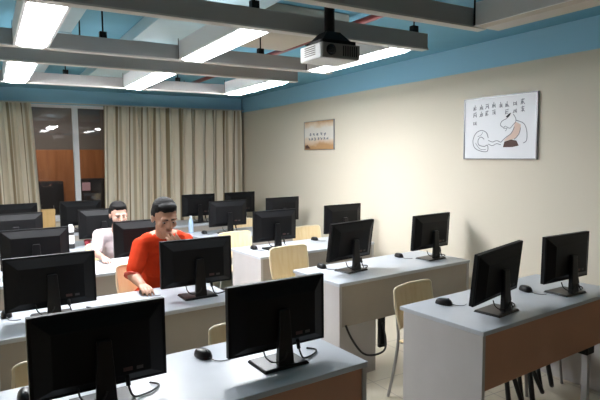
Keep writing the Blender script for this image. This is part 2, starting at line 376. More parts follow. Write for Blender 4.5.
v.box((-.06, -.05, .155), (.06, .05, .18)); v.hull2([(-.11, -.09, .128), (.11, -.09, .128), (.11, .09, .128), (-.11, .09, .128)], [(-.05, -.05, .19), (.05, -.05, .19), (.05, .05, .19), (-.05, .05, .19)]); v.box((-.12, -.10, .106), (.14, .09, .128)); v.box((-.13, -.10, .112), (.13, -.075, .122)); v.box((-.13, .075, .112), (.13, .10, .122))
br = v.build('mount_bracket', 'black', pj, bevel=.002)
MB().tube([(0, 0, .18), (0, 0, (ZC - PR.z) / .8 - .02)], .034, 14).build('mount_pole', 'black', pj, smooth=True)
MB().box((-.07, -.07, (ZC - PR.z) / .8 - .02), (.07, .07, (ZC - PR.z) / .8 - .001)).build('ceiling_plate', 'black', pj)
MB().tube(smooth_path([(.10, .10, .108), (.12, .13, .20), (.06, .08, .30), (.03, .03, (ZC - PR.z) / .8 - .03)]), .007).build('cable', 'cable', pj, smooth=True)

# ------------------------------------------------------------------ wall pictures
def on_wall(y, z, d=0.0): return (XR_ - d, y * U, EYE + z * U)
y0, y1, z0, z1 = 2.885 * U, 3.675 * U, EYE - .035 * U, EYE + .53 * U
wp = thing('wall_poster', 'large white framed poster of an ink figure on the right wall', 'picture', (XR_, (y0 + y1) / 2, (z0 + z1) / 2))
hw, hh = (y1 - y0) / 2, (z1 - z0) / 2
MB().box((-.018, -hw, -hh), (-.001, hw, hh)).build('print_sheet', 'poster', wp)
f = MB()
f.box((-.026, -hw - .008, -hh - .008), (-.001, hw + .008, -hh)); f.box((-.026, -hw - .008, hh), (-.001, hw + .008, hh + .008))
f.box((-.026, -hw - .008, -hh), (-.001, -hw, hh)); f.box((-.026, hw, -hh), (-.001, hw + .008, hh))
f.build('picture_frame', 'pframe', wp)
def uv(u, v): return (-.0185, hw - u * 2 * hw, hh - v * 2 * hh)    # u right, v down, seen from the room
def stroke(mb, pts, wdt):
    pts = smooth_path([uv(*p) for p in pts], 5); n = len(pts); vs = []; fs = []
    for i, p in enumerate(pts):
        t = (pts[min(i + 1, n - 1)] - pts[max(i - 1, 0)]).normalized(); s = Vector((0, -t.z, t.y)) * wdt
        vs += [p + s, p - s, p + s + Vector((-.0012, 0, 0)), p - s + Vector((-.0012, 0, 0))]
    for i in range(n - 1):
        a = 4 * i; fs += [(a, a + 1, a + 5, a + 4), (a + 2, a + 6, a + 7, a + 3), (a, a + 4, a + 6, a + 2), (a + 1, a + 3, a + 7, a + 5)]
    mb.add(vs, fs)
def fill(mb, pts, d=.0008):
    a = [Vector(uv(*p)) for p in pts]; n = len(a); mb.add([p for p in a] + [p + Vector((-d, 0, 0)) for p in a], [tuple(range(n)), tuple(range(2 * n - 1, n - 1, -1))] + [(i, (i + 1) % n, n + (i + 1) % n, n + i) for i in range(n)])
rr = random.Random(3)
cols = [(.155, .11, 3), (.25, .11, 2), (.335, .10, 2), (.43, .09, 2), (.525, .10, 1), (.615, .10, 2), (.72, .09, 2), (.82, .08, 2)]
for cu, cv, n in cols:
    for k in range(n):
        ch = MB(); v0 = cv + k * .115 + (.02 if k == 2 else 0)
        g = [((-.022, .01), (.022, .0)), ((-.018, .035), (.02, .03)), ((-.02, .065), (.02, .06)), ((0, -.012), (-.002, .08)), ((-.018, .02), (-.02, .075)), ((.018, .015), (.022, .07)), ((-.005, .03), (-.025, .08)), ((.003, .035), (.026, .078))]
        for (a, b2) in rr.sample(g, 5): stroke(ch, [(cu + a[0], v0 + a[1]), (cu + (a[0] + b2[0]) / 2, v0 + (a[1] + b2[1]) / 2 + .003), (cu + b2[0], v0 + b2[1])], .0028)
        ch.build('calligraphy_character', 'ink_soft', wp)
dr = MB()
for pts, wd in (([(.62, .36), (.55, .40), (.53, .46), (.57, .50), (.60, .48)], .0028), ([(.70, .30), (.73, .36), (.735, .42), (.70, .47), (.66, .52), (.61, .49)], .0025),
                ([(.57, .52), (.62, .52), (.60, .56)], .0022), ([(.74, .40), (.84, .46), (.88, .58), (.88, .72), (.84, .76)], .003), ([(.72, .50), (.68, .60), (.60, .67), (.54, .74)], .003),
                ([(.80, .52), (.78, .62), (.72, .70)], .0025), ([(.54, .74), (.48, .71), (.42, .73), (.36, .70)], .0028), ([(.54, .78), (.48, .76), (.42, .79), (.36, .76)], .0028),
                ([(.36, .66), (.33, .57), (.25, .53), (.17, .58), (.13, .70), (.16, .82), (.26, .88), (.35, .88), (.35, .78), (.30, .80), (.22, .77), (.21, .69), (.25, .64), (.30, .68)], .0032), ([(.17, .74), (.24, .84), (.33, .85)], .0022), ([(.28, .56), (.25, .61), (.2, .63)], .002)):
    stroke(dr, pts, wd)
dr.build('ink_drawing', 'ink_soft', wp)
a = MB(); fill(a, [(.60, .335), (.64, .29), (.67, .275), (.655, .32), (.625, .355)]); a.build('ink_hair', 'ink', wp)
a = MB(); fill(a, [(.57, .82), (.59, .73), (.68, .70), (.75, .72), (.78, .80), (.70, .82)]); a.build('ink_trousers', 'ink_brown', wp)
a = MB(); fill(a, [(.73, .42), (.80, .47), (.80, .56), (.75, .68), (.69, .70), (.60, .72), (.58, .71), (.66, .62), (.70, .55)]); a.build('ink_torso', 'ink_skin', wp)
y0, y1, z0, z1 = 5.97 * U, 6.73 * U, EYE + .094 * U, EYE + .4955 * U
sp = thing('wall_poster', 'small brown and white picture on the right wall near the curtain', 'picture', (XR_, (y0 + y1) / 2, (z0 + z1) / 2))
hw, hh = (y1 - y0) / 2, (z1 - z0) / 2
MB().box((-.016, -hw, -hh), (-.001, hw, hh)).build('print_sheet', 'poster2', sp)
f = MB(); f.box((-.020, -hw - .006, -hh - .006), (-.001, hw + .006, -hh)); f.box((-.020, -hw - .006, hh), (-.001, hw + .006, hh + .006))
f.box((-.020, -hw - .006, -hh), (-.001, -hw, hh)); f.box((-.020, hw, -hh), (-.001, hw + .006, hh)); f.build('picture_frame', 'pframe', sp)
def uv(u, v): return (-.0165, hw - u * 2 * hw, hh - v * 2 * hh)
rr = random.Random(9)
for row, us in ((.46, (.22, .34, .46, .60, .72)), (.62, (.18, .28, .38, .50, .60, .70, .80))):
    for u in us:
        a = MB()
        for k in range(4): stroke(a, [(u - .03 + rr.random() * .02, row + rr.uniform(-.05, .05)), (u, row + rr.uniform(-.05, .05)), (u + .03, row + rr.uniform(-.05, .05))], .004)
        a.build('calligraphy_character', 'ink_soft', sp)
a = MB(); fill(a, [(.03, .96), (.03, .86), (.10, .82), (.16, .88), (.22, .96)]); a.build('ink_rock', 'ink_brown', sp)

# ------------------------------------------------------------------ desks
def desk(x, y, L, rz, label, warm=False, lower=False, post=False):
    D = .655 * U; L *= U
    t = thing('computer_desk', label, 'desk', (x * U, y * U, 0), rz, 'rows of pale computer desks')
    tp = MB().box((0, 0, DESK - .026), (L, D, DESK)).build('tabletop', 'top', t, bevel=.004)
    for x0 in (.004, L - .029): MB().box((x0, .006, 0), (x0 + .025, D - .03, DESK - .0265)).build('side_panel', 'panel', t, bevel=.002)
    MB().box((.030, .010, DESK - .335), (L - .030, .028, DESK - .0265)).build('modesty_panel', 'panel_reflection' if warm else 'front', t, bevel=.002)
    if lower: MB().box((.030, .029, .0), (.385, .045, DESK - .33)).build('lower_panel', 'panel', t, bevel=.002)
    if post:
        MB().box((1.18, .04, .0), (1.215, .08, DESK - .0265)).build('support_post', 'panel', t, bevel=.002)
        MB().box((1.150, .031, DESK - .40), (1.245, .095, DESK - .345)).build('post_bracket', 'black', t, bevel=.004)
    return t
R4 = math.radians(4)
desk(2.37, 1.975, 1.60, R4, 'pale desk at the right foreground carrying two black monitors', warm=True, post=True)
desk(2.335, 3.34, 1.60, R4, 'pale desk in the second row at right, below the white poster', lower=True)
desk(2.31, 4.67, 1.53, R4, 'pale desk in the third row at right, a cream chair before it')
desk(2.25, 6.10, 1.55, R4, 'pale desk in the fourth row at right, under the small brown picture')
desk(2.12, 7.48, 1.60, R4, 'pale desk in the back row at right, nearest the wide curtain')
desk(.0, 1.903, 1.56, math.radians(3), 'pale desk at the left foreground with a warm reflection painted on its front', warm=True)
desk(-.02, 3.29, 1.53, math.radians(3), 'pale desk where the person in orange sits')
desk(-.06, 4.72, 1.50, math.radians(3), 'pale desk where the person in the pale top sits')
desk(-.10, 6.12, 1.52, math.radians(3), 'pale desk in the fourth row at left, holding the white bottle')
desk(-.12, 7.46, 1.50, math.radians(3), 'pale desk in the back row at left, before the dark window')

# ------------------------------------------------------------------ monitors
HW = .2475
def monitor_proto():
    t = thing('computer_monitor', '', 'monitor', (0, 0, 0), 0, 'black computer monitors')
    b = MB(); b.hull2([(-.115, -.085, .0), (.115, -.085, .0), (.115, .085, .0), (-.115, .085, .0)], [(-.107, -.078, .013), (.107, -.078, .013), (.107, .078, .013), (-.107, .078, .013)])
    b.build('base_plate', 'gloss', t, bevel=.003)
    n = MB(); n.hull2([(-.040, -.075, .0135), (.040, -.075, .0135), (.036, -.040, .0135), (-.036, -.040, .0135)], [(-.026, -.064, .26), (.026, -.064, .26), (.024, -.0415, .26), (-.024, -.0415, .26)])
    n.build('neck', 'gloss', t, bevel=.004)
    h = MB(); z0, z1 = -.150, .160
    h.box((-HW, -.010, z0), (HW, .018, z1))
    h.hull2([(-HW + .012, -.0095, z0 + .010), (HW - .012, -.0095, z0 + .010), (HW - .012, -.0095, z1 - .010), (-HW + .012, -.0095, z1 - .010)],
            [(-.175, -.040, -.105), (.175, -.040, -.105), (.175, -.040, .095), (-.175, -.040, .095)])
    ho = h.build('housing', 'black', t, bevel=.0025, loc=(0, 0, .21))
    MB().box((-HW + .012, .0182, z0 + .018), (HW - .012, .0192, z1 - .012)).build('screen', 'screen', ho)
    s = MB(); s.box((.07, -.0412, -.093), (.105, -.0402, -.078)); s.build('rear_sticker', 'redtag', ho)
    s = MB(); s.box((.12, -.0412, -.093), (.145, -.0402, -.080)); s.build('rear_sticker', 'sticker', ho)
    c = MB().tube(smooth_path([(-.09, -.028, .088), (-.085, -.040, .055), (-.06, -.060, .035), (-.02, -.080, .045), (.0, -.082, .075)]), .0035).build('signal_cable', 'cable', t, smooth=True)
    c = MB(); c.tube([(.085, -.030, .100), (.088, -.036, .060)], .009); c.tube(smooth_path([(.088, -.036, .060), (.10, -.045, .022), (.13, -.030, .006), (.19, -.010, .006), (.225, .03, .006), (.20, .07, .006)]), .0042)
    c.build('power_cable', 'cable', t, smooth=True)
    return t
mon0 = monitor_proto(); first = [True]
def monitor(x, y, rz, tilt, label, dz=0.0, roll=0.0):
    t = mon0 if first[0] else copy_tree(mon0); first[0] = False
    t['label'] = label; t.location = (x * U, y * U, DESK + .0005); t.rotation_euler = (0, 0, math.radians(rz)); dz += .010
    for c in kids(t):
        if c.name.startswith('housing'): c.rotation_euler = (math.radians(tilt), math.radians(roll), 0); c.location.z += dz
    return t
# x, y, turn, tilt
monitor(1.175, 2.20, 2, 0, 'black monitor at bottom centre on the left foreground desk')
monitor(.365, 2.21, 2, 0, 'large black monitor cut off at the bottom left, on the left foreground desk', -.018)
monitor(2.765, 2.205, 9, 8, 'black monitor on the right foreground desk, the left one, turned aside', 0, -3.5)
monitor(3.56, 2.25, 1, 1, 'black monitor on the right foreground desk, nearest the right edge', .008)
monitor(1.27, 3.60, 1, 0, 'black monitor in front of the person in orange', )
monitor(.32, 3.63, 2, 0, 'black monitor at the left, on the same desk as the person in orange', -.022)
monitor(2.70, 3.685, 11, 9, 'black monitor on the second right desk, nearer the aisle', .015)
monitor(3.665, 3.70, 7, 4, 'black monitor on the second right desk, near the wall below the poster', .015)
monitor(1.235, 4.98, 2, 0, 'black monitor hiding the lower face of the person in the pale top')
monitor(.33, 4.98, 2, 0, 'black monitor at far left on the desk of the person in the pale top', -.012)
monitor(2.665, 5.03, 3, 2, 'black monitor on the third right desk, just behind the bright cream chair', .003)
monitor(3.60, 5.08, 3, 2, 'black monitor on the third right desk, near the wall', .01)
monitor(1.13, 6.36, 2, 0, 'black monitor behind the person in the pale top, left of the head')
monitor(.24, 6.36, 2, 0, 'black monitor on the fourth left desk at the left edge, below the curtain')
monitor(2.69, 6.38, 3, 2, 'black monitor on the fourth right desk, right of the person in orange', .014)
monitor(3.56, 6.48, 3, 2, 'black monitor on the fourth right desk, near the wall below the small picture', .01)
monitor(1.09, 7.72, 2, 0, 'black monitor on the back desk in front of the dark window')
monitor(.29, 7.72, 2, 0, 'black monitor on the back desk at the left edge, before the left curtain')
monitor(2.78, 7.74, 3, 2, 'black monitor on the back right desk, nearest the person in orange', .014)
monitor(3.50, 7.80, 3, 2, 'black monitor on the back right desk, nearest the room corner', .014)

# ------------------------------------------------------------------ mice
def mouse_proto():
    t = thing('computer_mouse', '', 'mouse', (0, 0, 0), 0, 'black computer mice')
    b = MB(); n, m = 20, 8; vs = []; fs = []
    for i in range(m + 1):
        th = PI / 2 * i / m
        for k in range(n):
            ph = 2 * PI * k / n; c, s = math.cos(ph), math.sin(ph)
            rx = .031 * (1 - .12 * s) * math.copysign(abs(c) ** .8, c); ry = .054 * math.copysign(abs(s) ** .85, s)
            q = math.cos(th) ** .5 if i < m else 0
            vs.append((rx * q, ry * q + (0 if i < m else .004), .002 + .036 * math.sin(th)))
    for i in range(m):
        for k in range(n): fs.append((i * n + k, i * n + (k + 1) % n, (i + 1) * n + (k + 1) % n, (i + 1) * n + k))
    fs.append(tuple(reversed(range(n)))); b.add(vs, fs); b.build('mouse_shell', 'gloss', t, smooth=True)
    MB().tube([(-.004, -.028, .034), (.004, -.028, .034)], .008, 12).build('scroll_wheel', 'grey_cable', t, smooth=True)
    MB().tube(smooth_path([(0, -.050, .010), (.004, -.066, .005), (.008, -.09, .0035), (.025, -.112, .0035), (.05, -.122, .0035), (.07, -.120, .0035)]), .0022, 6).build('mouse_cable', 'grey_cable', t, smooth=True)
    return t
m0 = mouse_proto(); mf = [True]
def mouse(x, y, rz, label):
    t = m0 if mf[0] else copy_tree(m0); mf[0] = False
    t['label'] = label; t.location = (x * U, y * U, DESK + .0005); t.rotation_euler = (0, 0, math.radians(rz))
mouse(.89, 2.47, 15, 'black mouse on the left foreground desk, left of the bottom centre monitor')
mouse(.095, 2.42, 0, 'black mouse at the bottom left beside the largest monitor')
mouse(2.60, 2.50, 25, 'black mouse on the right foreground desk, near its left end')
mouse(3.36, 2.43, -15, 'black mouse on the right foreground desk, between its two monitors')
mouse(.958, 3.88, 5, 'black mouse under the hand of the person in orange')
mouse(.065, 3.78, 0, 'black mouse at the left edge on the desk of the person in orange')
mouse(2.545, 3.92, 0, 'black mouse on the second right desk, near its aisle end')
mouse(3.46, 3.93, -10, 'black mouse on the second right desk, beside the monitor near the wall')
mouse(2.455, 5.13, 0, 'black mouse on the third right desk, left of the cream chair')
mouse(3.33, 5.28, 0, 'black mouse on the third right desk, beside the monitor near the wall')
mouse(2.42, 6.55, 0, 'black mouse on the fourth right desk, near the person in orange')

# ------------------------------------------------------------------ chairs
def chair_proto():
    t = thing('classroom_chair', '', 'chair', (0, 0, 0), 0, 'plywood classroom chairs')
    # origin under the middle of the backrest; the sitter looks along -y
    n = 12; vs = []; fs = []
    s = MB(); s.box((-.20, -.40, .435), (.20, -.02, .449)); s.build('seat', 'ply', t, bevel=.006)
    def sheet(w0, w1, z0, z1, bow, lean, th):
        mb = MB(); K, J = 12, 8; vs = []; fs = []
        for side in (0, 1):
            for j in range(J + 1):
                v = j / J; wd = w0 + (w1 - w0) * v
                if v > .8: wd -= .012 * ((v - .8) / .2) ** 2
                for k in range(K + 1):
                    u = -1 + 2 * k / K
                    vs.append((u * wd, -bow * u * u + lean * v + (th if side else 0), z0 + (z1 - z0) * v))
        o = (J + 1) * (K + 1)
        for j in range(J):
            for k in range(K):
                a = j * (K + 1) + k; fs.append((a, a + 1, a + K + 2, a + K + 1)); fs.append((o + a, o + a + K + 1, o + a + K + 2, o + a + 1))
        for j in range(J):
            for k in (0, K): a = j * (K + 1) + k; fs.append((a, a + K + 1, o + a + K + 1, o + a))
        for k in range(K):
            for j in (0, J): a = j * (K + 1) + k; fs.append((a, a + 1, o + a + 1, o + a))
        return mb.add(vs, fs)
    sheet(.19, .205, .53, .815, .030, .045, .012).build('backrest', 'ply', t, smooth=False)
    e = MB(); e.tube(smooth_path([(-.192, -.028, .53), (-.208, -.004, .66), (-.206, .010, .76), (-.19, .018, .815), (-.08, .042, .819), (0, .048, .821), (.08, .042, .819), (.19, .018, .815), (.206, .010, .76), (.208, -.004, .66), (.192, -.028, .53)]), .0075, 8)
    e.build('back_edge', 'ply_edge', t, smooth=True)
    for sx in (-1, 1):
        MB().tube(smooth_path([(sx * .17, -.37, .434), (sx * .19, -.39, .2), (sx * .20, -.41, .0)]), .011, 8).build('leg', 'chrome', t, smooth=True)
        MB().tube(smooth_path([(sx * .165, .024, .72), (sx * .172, .012, .56), (sx * .178, .0, .434), (sx * .19, .03, .2), (sx * .20, .07, .0)]), .011, 8).build('leg', 'chrome', t, smooth=True)
    MB().box((-.17, -.37, .415), (.17, -.35, .4345)).build('seat_rail', 'chrome', t); MB().box((-.17, -.03, .415), (.17, -.012, .4345)).build('seat_rail', 'chrome', t)
    return t
c0 = chair_proto(); cf = [True]
def chair(x, y, rz, label, tall=1.0):
    t = c0 if cf[0] else copy_tree(c0); cf[0] = False
    t['label'] = label; t.scale = (1, 1, tall); t.location = (x * U, y * U, 0); t.rotation_euler = (0, 0, math.radians(rz))
chair(2.74, 2.93, 10, 'plywood chair behind the right foreground desk, its back left of the first monitor', .95)
chair(3.61, 2.86, 0, 'plywood chair behind the right foreground desk, a sliver between its two monitors', .95)
chair(1.285, 2.82, 0, 'plywood chair behind the left foreground desk, left of the bottom centre monitor', .93)
chair(.285, 2.82, 0, 'plywood chair at the left edge behind the largest monitor', .92)
chair(2.51, 4.44, 6, 'bright cream plywood chair standing behind the second right desk', 1.05)
chair(1.14, 4.64, 0, 'cream plywood chair the person in orange sits on')
chair(2.60, 5.95, 5, 'cream plywood chair behind the third right desk, next to the aisle')
chair(3.60, 5.89, 5, 'cream plywood chair behind the third right desk, near the wall')
chair(3.30, 7.15, 0, 'cream plywood chair behind the fourth right desk')
chair(1.10, 5.98, 0, 'plywood chair the person in the pale top sits on')

# ------------------------------------------------------------------ small things
b = thing('drink_bottle', 'white bottle with dark base on the fourth left desk, between two monitors', 'bottle', (.775 * U, 6.30 * U, DESK + .0005))
MB().lathe([(.030, 0), (.033, .01), (.033, .05)], 20).build('bottle_base', 'blackm', b, smooth=False)
MB().lathe([(.033, .0505), (.033, .12), (.030, .14)], 20).build('lower_body', 'bottle', b); MB().lathe([(.030, .1405), (.031, .17)], 20).build('grip_band', 'sticker', b)
MB().lathe([(.031, .1705), (.032, .21), (.024, .235), (.02, .25)], 20).build('upper_body', 'bottle', b)
b = thing('drinking_cup', 'small red cup on the desk left of the person in the pale top', 'cup', (.96 * U, 6.42 * U, DESK + .0005))
MB().lathe([(.028, 0), (.034, .05), (.036, .06), (.032, .06), (.027, .008)], 20).build('cup_body', 'redcup', b, smooth=True)
MB().tube(smooth_path([(.033, 0, .05), (.052, 0, .045), (.05, 0, .02), (.031, 0, .015)]), .004).build('handle', 'redcup', b, smooth=True)
b = thing('water_bottle', 'clear bluish water bottle beside the head of the person in orange', 'bottle', (2.30 * U, 6.72 * U, DESK + .0005))
MB().lathe([(.030, 0), (.032, .01), (.031, .06), (.032, .13), (.015, .18), (.013, .19)], 20).build('bottle_body', 'bluecap', b, smooth=True); MB().lathe([(.015, .1905), (.015, .21)], 16).build('bottle_cap', 'bottle', b)
b = thing('cardboard_box', 'small upright brown box on the back left desk, before the window', 'box', (.68 * U, 7.72 * U, DESK + .0005))
MB().box((-.075, -.05, 0), (.075, .05, .30)).build('box_body', 'card', b, bevel=.003); MB().box((-.078, -.053, .245), (.078, .053, .3035)).build('box_lid', 'card', b, bevel=.003)
# cables hanging under the desks
def hang(name, pts, r, label, cat='cable', group=None):
    o = MB().tube(smooth_path([P(*p) for p in pts], 8), r, 8).build(name, 'cable', None, smooth=True); return tag(o, label, cat, group)
FL = -EYE / U + .012
hang('hanging_cable', [(2.39, 3.335, -1.34), (2.42, 3.30, -1.44), (2.50, 3.27, -1.56), (2.60, 3.26, -1.60), (2.72, 3.26, -1.585), (2.795, 3.33, -1.52), (2.80, 3.385, -1.40)], .008, 'black cable sagging below the second right desk')
ps = thing('power_strip', 'black power strip hanging upright below the second right desk', 'power strip', P(2.815, 3.415, -1.62))
MB().box((-.028, -.02, 0), (.028, .012, .32)).build('strip_body', 'blackm', ps, bevel=.005); MB().box((-.016, -.0225, .03), (.016, -.0202, .28)).build('socket_plate', 'black', ps)
g = 'black cables under the right foreground desk'
for i, (x, lo) in enumerate(((2.86, -1.75), (2.99, -1.70), (3.10, -1.72), (3.19, -1.64), (3.30, -1.62))):
    lab = ['first black cable under the right foreground desk, counting from its left end', 'second black cable under the right foreground desk, counting from its left end', 'third black cable under the right foreground desk, counting from its left end', 'fourth black cable under the right foreground desk, counting from its left end', 'black cable under the right foreground desk nearest the pale post'][i]
    hang('hanging_cable', [(x, 2.28, -1.05), (x + .02, 2.27, -1.3), (x + .03 * (-1) ** i, 2.22, -1.45), (x + .06, 2.20, lo), (x + .10, 2.24, lo + .02), (x + .11, 2.30, -1.35), (x + .10, 2.34, -1.05)], .014, lab, 'cable', g)

# ------------------------------------------------------------------ people
def organic(name, mb, m, voxel, parent=None, it=3, fac=.5):
    o = mb.build(name + '_raw', m); r = o.modifiers.new('r', 'REMESH'); r.mode = 'VOXEL'; r.voxel_size = voxel; r.use_smooth_shade = True
    s = o.modifiers.new('s', 'SMOOTH'); s.factor = fac; s.iterations = it
    dg = bpy.context.evaluated_depsgraph_get(); me = bpy.data.meshes.new_from_object(o.evaluated_get(dg)); me.name = name
    bpy.data.objects.remove(o)
    q = bpy.data.objects.new(name, me); C.objects.link(q)
    if not me.materials: me.materials.append(M[m])
    me.polygons.foreach_set('use_smooth', [True] * len(me.polygons))
    if parent is not None: q.parent = parent
    return q
def hand(mb, wrist, fwd, palm, thumb_side, curl, s=1.0):
    """palm: direction the palm faces; thumb_side: direction of the thumb edge; curl: bend per joint in degrees"""
    f = Vector(fwd).normalized(); p = Vector(palm); p = (p - f * p.dot(f)).normalized(); t = Vector(thumb_side); t = (t - f * t.dot(f) - p * t.dot(p)).normalized()
    w = Vector(wrist)
    L = [(.030, .090, .074), (.010, .094, .082), (-.011, .090, .075), (-.030, .082, .058)]
    for (off, base, ln) in L:
        b = w + (f * base + t * off) * s
        mb.cap(w + t * off * .45 * s + f * .01 * s, b, .0145 * s, .0105 * s)
        d = (f + t * off * 2.2).normalized(); q = b
        for k, fr_ in enumerate((.45, .32, .23)):
            ang = math.radians(curl * (.6 if k == 0 else 1)); d = (d * math.cos(ang) + p * math.sin(ang)).normalized() if k == 0 else (d + p * math.tan(ang) * .9).normalized()
            e = q + d * ln * fr_ * s; mb.cap(q, e, (.0090 - .0008 * k) * s, (.0082 - .0008 * k) * s, 10); q = e
    mb.cap(w + f * .02 * s + t * .018 * s, w + (f * .045 + t * .042 + p * .012) * s, .014 * s, .011 * s)
    mb.cap(w + (f * .045 + t * .042 + p * .012) * s, w + (f * .072 + t * .050 + p * .022) * s, .0105 * s, .0095 * s); mb.cap(w + (f * .072 + t * .050 + p * .022) * s, w + (f * .094 + t * .046 + p * .03) * s, .0095 * s, .008 * s)
def head(mb, c, R, s=1.0, wid=1.0):
    """skull, jaw, nose, ears, brow, lips; local frame: -y forward, z up"""
    def q(x, y, z): return Vector(c) + R @ Vector((x * s * wid, y * s, z * s))
    def e(x, y, z, a, b2, d): mb.ball(q(x, y, z), (a * s * wid, b2 * s, d * s), 20, 14, R)
    e(0, .010, .035, .077, .094, .088); e(0, -.022, -.015, .066, .070, .085); e(0, -.045, -.080, .040, .042, .038); e(0, -.02, -.055, .058, .06, .05)
    for sx in (-1, 1):
        e(sx * .040, -.062, -.022, .026, .026, .026); e(sx * .030, -.080, .030, .030, .014, .011)
        mb.ball(q(sx * .080, .012, -.008), (.010 * s, .020 * s, .032 * s), 12, 10, R)
    mb.cap(q(0, -.090, .020), q(0, -.112, -.022), .010 * s, .015 * s); e(-.013, -.098, -.026, .010, .011, .009); e(.013, -.098, -.026, .010, .011, .009)
    e(0, -.088, -.055, .024, .010, .006); e(0, -.086, -.066, .021, .010, .007)
def face_bits(parent, c, R, s=1.0, wid=1.0):
    def q(x, y, z): return Vector(c) + R @ Vector((x * s * wid, y * s, z * s))
    for sx in (-1, 1):
        o = MB().ball(q(sx * .032, -.0815, .004), (.013 * s, .0055 * s, .0038 * s), 12, 8, R); o.build('eye', 'eyew', parent, smooth=True)
        MB().ball(q(sx * .031, -.0865, .003), (.0055 * s, .003 * s, .0048 * s), 10, 8, R).build('iris', 'eye', parent, smooth=True)
        MB().cap(q(sx * .013, -.0945, .029), q(sx * .047, -.086, .032), .0040 * s, .0028 * s).build('eyebrow', 'brow', parent, smooth=True)
    a = MB(); a.cap(q(-.021, -.091, -.058), q(.0, -.0985, -.0575), .0032 * s, .0042 * s); a.cap(q(.021, -.091, -.058), q(.0, -.0985, -.0575), .0032 * s, .0042 * s); a.build('lips', 'lips', parent, smooth=True)
def hairdo(parent, c, R, s=1.0, wid=1.0, longer=False, name='hair'):
    mb = MB()
    def q(x, y, z): return Vector(c) + R @ Vector((x * s * wid, y * s, z * s))
    def e(x, y, z, a, b2, d): mb.ball(q(x, y, z), (a * s * wid, b2 * s, d * s), 18, 12, R)
    e(0, .024, .062, .084, .092, .076); e(0, .055, .02, .074, .064, .078); e(0, -.030, .096, .066, .052, .030)
    rnd = random.Random(5)
    for k in range(26):
        a = rnd.uniform(0, 2 * PI); rr = rnd.uniform(.2, 1); e(.062 * rr * math.cos(a), .015 + .075 * rr * math.sin(a), .118 - .045 * rr * rr, .018, .018, .016)
    for sx in (-1, 1):
        e(sx * .070, .028, .030, .018, .040, .045)
        if longer: e(sx * .074, .030, -.010, .020, .044, .060); e(sx * .066, -.030, .070, .022, .04, .034)
    return organic(name, mb, 'hair', .006, parent, 2)
